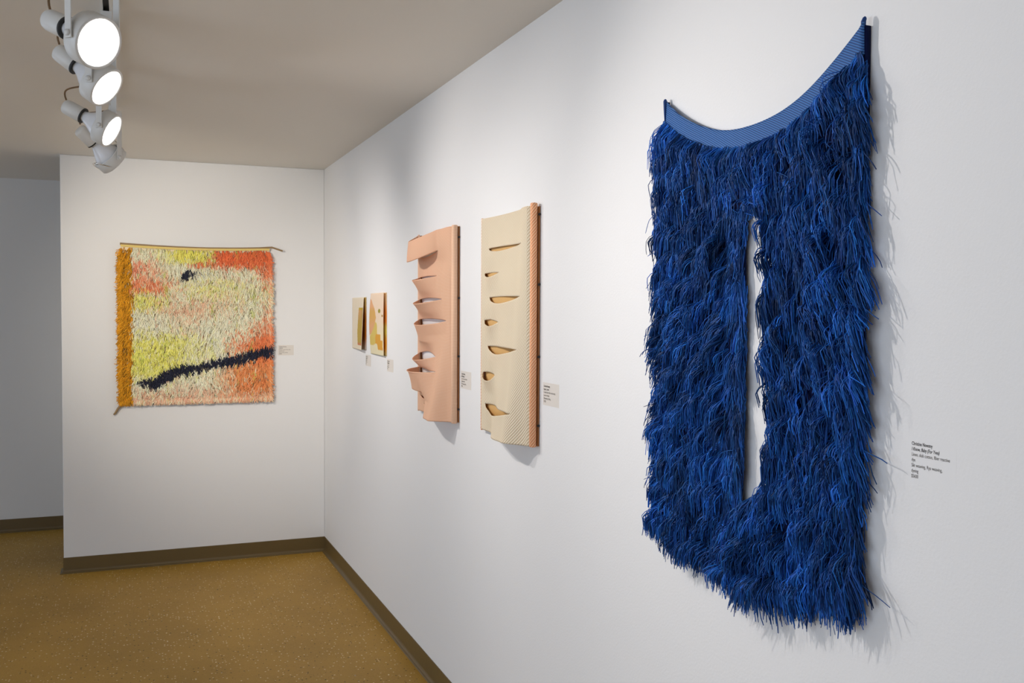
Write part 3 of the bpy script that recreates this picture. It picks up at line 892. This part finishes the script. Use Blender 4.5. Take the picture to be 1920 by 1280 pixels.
# thicker edges
ne = 500
rx = np.concatenate([rx, np.full(ne, RX0 + 0.004), np.full(ne, RX1 - 0.004), rng.uniform(RX0, RX1, ne)])
rz = np.concatenate([rz, rng.uniform(RZ0 + 0.02, RZ1 - 0.02, 2 * ne), np.full(ne, RZ0 + 0.026)])
nk = len(rx)
upx = 125 + (rx - RX0) / (RX1 - RX0) * 968 + rng.normal(0, 6, nk)
vpy = 110 + (RZ1 - rz) / (RZ1 - RZ0) * 1005 + 14 + rng.normal(0, 7, nk)
kc = rug_color(upx, vpy, rng)
lean = 0.12 * smooth_noise(rx, rz, 12, 21) + rng.normal(0, 0.15, nk)
lean += np.where(rx > RX1 - 0.03, -0.35, 0) + np.where(rx < RX0 + 0.02, 0.30, 0)
lean += np.where(upx < 195, 0.15 * rng.normal(0, 1, nk) + 0.3, 0)
per = 3; S = 5
ii = np.repeat(np.arange(nk), per); n = len(ii)
th = lean[ii] + rng.normal(0, 0.16, n)
ln = rng.uniform(0.026, 0.046, n)
t = np.linspace(0, 1, S)[None, :]
ang = th[:, None] + rng.normal(0, 0.5, n)[:, None] * t * t
step = ln[:, None] / (S - 1)
dx = -(np.cumsum(np.sin(ang) * step, axis=1) - np.sin(ang[:, :1]) * step)
dz = -(np.cumsum(np.cos(ang) * step, axis=1) - np.cos(ang[:, :1]) * step)
out = rng.uniform(0.006, 0.016, n)[:, None] * np.sin(np.clip(t * 1.8, 0, 1) * np.pi / 2) * (1 - 0.2 * t)
paths = np.stack([rx[ii][:, None] + rng.normal(0, 0.003, n)[:, None] + dx, -(0.016 + out), rz[ii][:, None] + rng.normal(0, 0.002, n)[:, None] + dz], axis=2)
rad = rng.uniform(0.0014, 0.0023, n)[:, None] * np.ones((n, S))
cc = np.clip(kc[ii] * rng.uniform(1.05, 1.35, (n, 1)), 0, 0.96)
yarn_mesh('shaggy_pile', paths, rad, cc, m_rugyarn, rug)

# ------------------------------------------------------------------ wall labels
m_card = mat('label_card', srgb(222, 216, 208), 0.5, 0.4)
m_card2 = mat('label_film', (0.80, 0.80, 0.80), 0.75, 0.25)
m_ink = mat('label_ink', srgb(58, 52, 50), 0.7, 0.2)
m_ink2 = mat('label_ink_light', srgb(104, 98, 94), 0.7, 0.2)
def text_mesh(body, size, bold):
    cu = bpy.data.curves.new('t', 'FONT')
    cu.body = body; cu.shear = 0.2 if body.startswith('I Know') else 0.0; cu.size = size; cu.resolution_u = 3
    cu.offset = 0.00012 * (size / 0.012) if bold else 0.0
    ob = bpy.data.objects.new('t', cu); COL.objects.link(ob)
    bpy.context.view_layer.update()
    me = bpy.data.meshes.new_from_object(ob.evaluated_get(bpy.context.evaluated_depsgraph_get()))
    bpy.data.objects.remove(ob, do_unlink=True)
    return me
def wall_label(label, origin, right, normal, w_, h_, lines, size, lead, mx, my, card):
    """origin: top left corner on the wall; right: reading direction"""
    o3, r3, n3 = Vector(origin), Vector(right), Vector(normal)
    u3 = Vector((0, 0, 1))
    th = 0.0003 if card is not m_card2 else 0.00012
    V = []
    for k in (0.00004, th):
        for (a, b_) in ((0, 0), (w_, 0), (w_, -h_), (0, -h_)):
            V.append(o3 + r3 * a + u3 * b_ + n3 * k)
    F = [(0, 1, 2, 3), (7, 6, 5, 4), (0, 4, 5, 1), (1, 5, 6, 2), (2, 6, 7, 3), (3, 7, 4, 0)]
    c = mesh('wall_label', V, F, card)
    tag(c, label, 'wall label', 'wall labels beside the artworks')
    for i, (txt, bold, wid) in enumerate(lines):
        me = text_mesh(txt, size, bold)
        n_ = len(me.vertices)
        co = np.zeros(n_ * 3); me.vertices.foreach_get('co', co); co = co.reshape(-1, 3)
        sx = (wid / max(co[:, 0].max(), 1e-6)) if wid else 1.0
        new = np.array([o3 + r3 * (mx + p[0] * sx) + u3 * (-my - i * lead - size * 0.72 + p[1]) + n3 * (th + 0.0004) for p in co])
        me.vertices.foreach_set('co', new.ravel())
        me.materials.clear(); me.materials.append(m_ink if bold else m_ink2)
        me.name = 'lettering'
        t_ = bpy.data.objects.new('lettering', me); COL.objects.link(t_)
        t_.parent = c
    return c
Rr, Rn = (0, -1, 0), (-1, 0, 0)
wall_label('near label listing title and price, right of the blue hanging', (0, -5.279, 1.437), Rr, Rn, 0.105, 0.075,
           [('Christine Novotny', True, 0.0455), ('I Know, Baby (For Yves)', True, 0.0605), ('Linen, slub cotton, fiber reactive', False, 0.0825), ('dye', False, 0.0085),
            ('Slit weaving, Rya weaving,', False, 0.067), ('dyeing', False, 0.0155), ('$5600', False, 0.0155)], 0.0086, 0.0093, 0.0095, 0.0075, m_card2)
tl = [('Christine Novotny', True, 0.048), ('In part, a view', True, 0.040), ('Cotton, linen, fiber reactive dye,', False, 0.090), ('wooden dowels', False, 0.043), ('Slit weaving, dyeing', False, 0.053), ('$1200', False, 0.016)]
wall_label('small label between the cream panel and the blue hanging', (0, -3.716, 1.420), Rr, Rn, 0.124, 0.073, tl, 0.0092, 0.0098, 0.007, 0.008, m_card)
tl = [('Christine Novotny', True, 0.046), ('Half Moon', True, 0.038), ('Linen, fiber reactive dye,', False, 0.070), ('wooden dowels', False, 0.042), ('Slit weaving, dyeing', False, 0.056), ('$950', False, 0.016)]
wall_label('small label between the peach and cream panels', (0, -2.892, 1.408), Rr, Rn, 0.124, 0.070, tl, 0.0092, 0.0098, 0.007, 0.008, m_card)
tl = [('Christine Novotny', True, 0.046), ('Untitled', True, 0.038), ('Linen, dye', False, 0.034), ('Weaving', False, 0.032), ('$300', False, 0.014)]
wall_label('tiny label below the ochre-rectangle cloth by the room corner', (0, -1.226, 1.400), Rr, Rn, 0.124, 0.062, tl, 0.0092, 0.0098, 0.005, 0.007, m_card)
wall_label('tiny label below the cloth with amber patches', (0, -1.708, 1.399), Rr, Rn, 0.124, 0.064, tl, 0.0092, 0.0098, 0.005, 0.007, m_card)
tl = [('Christine Novotny', True, 0.048), ('Goldrush', True, 0.024), ('Cotton, wool, linen, dye', False, 0.074), ('found branch', False, 0.034), ('Rya weaving, dyeing', False, 0.056), ('$2800', False, 0.018)]
wall_label('small label on the far wall beside the shaggy rug', (-0.311, 0, 1.413), (1, 0, 0), (0, -1, 0), 0.104, 0.068, tl, 0.0088, 0.0096, 0.008, 0.007, m_card)
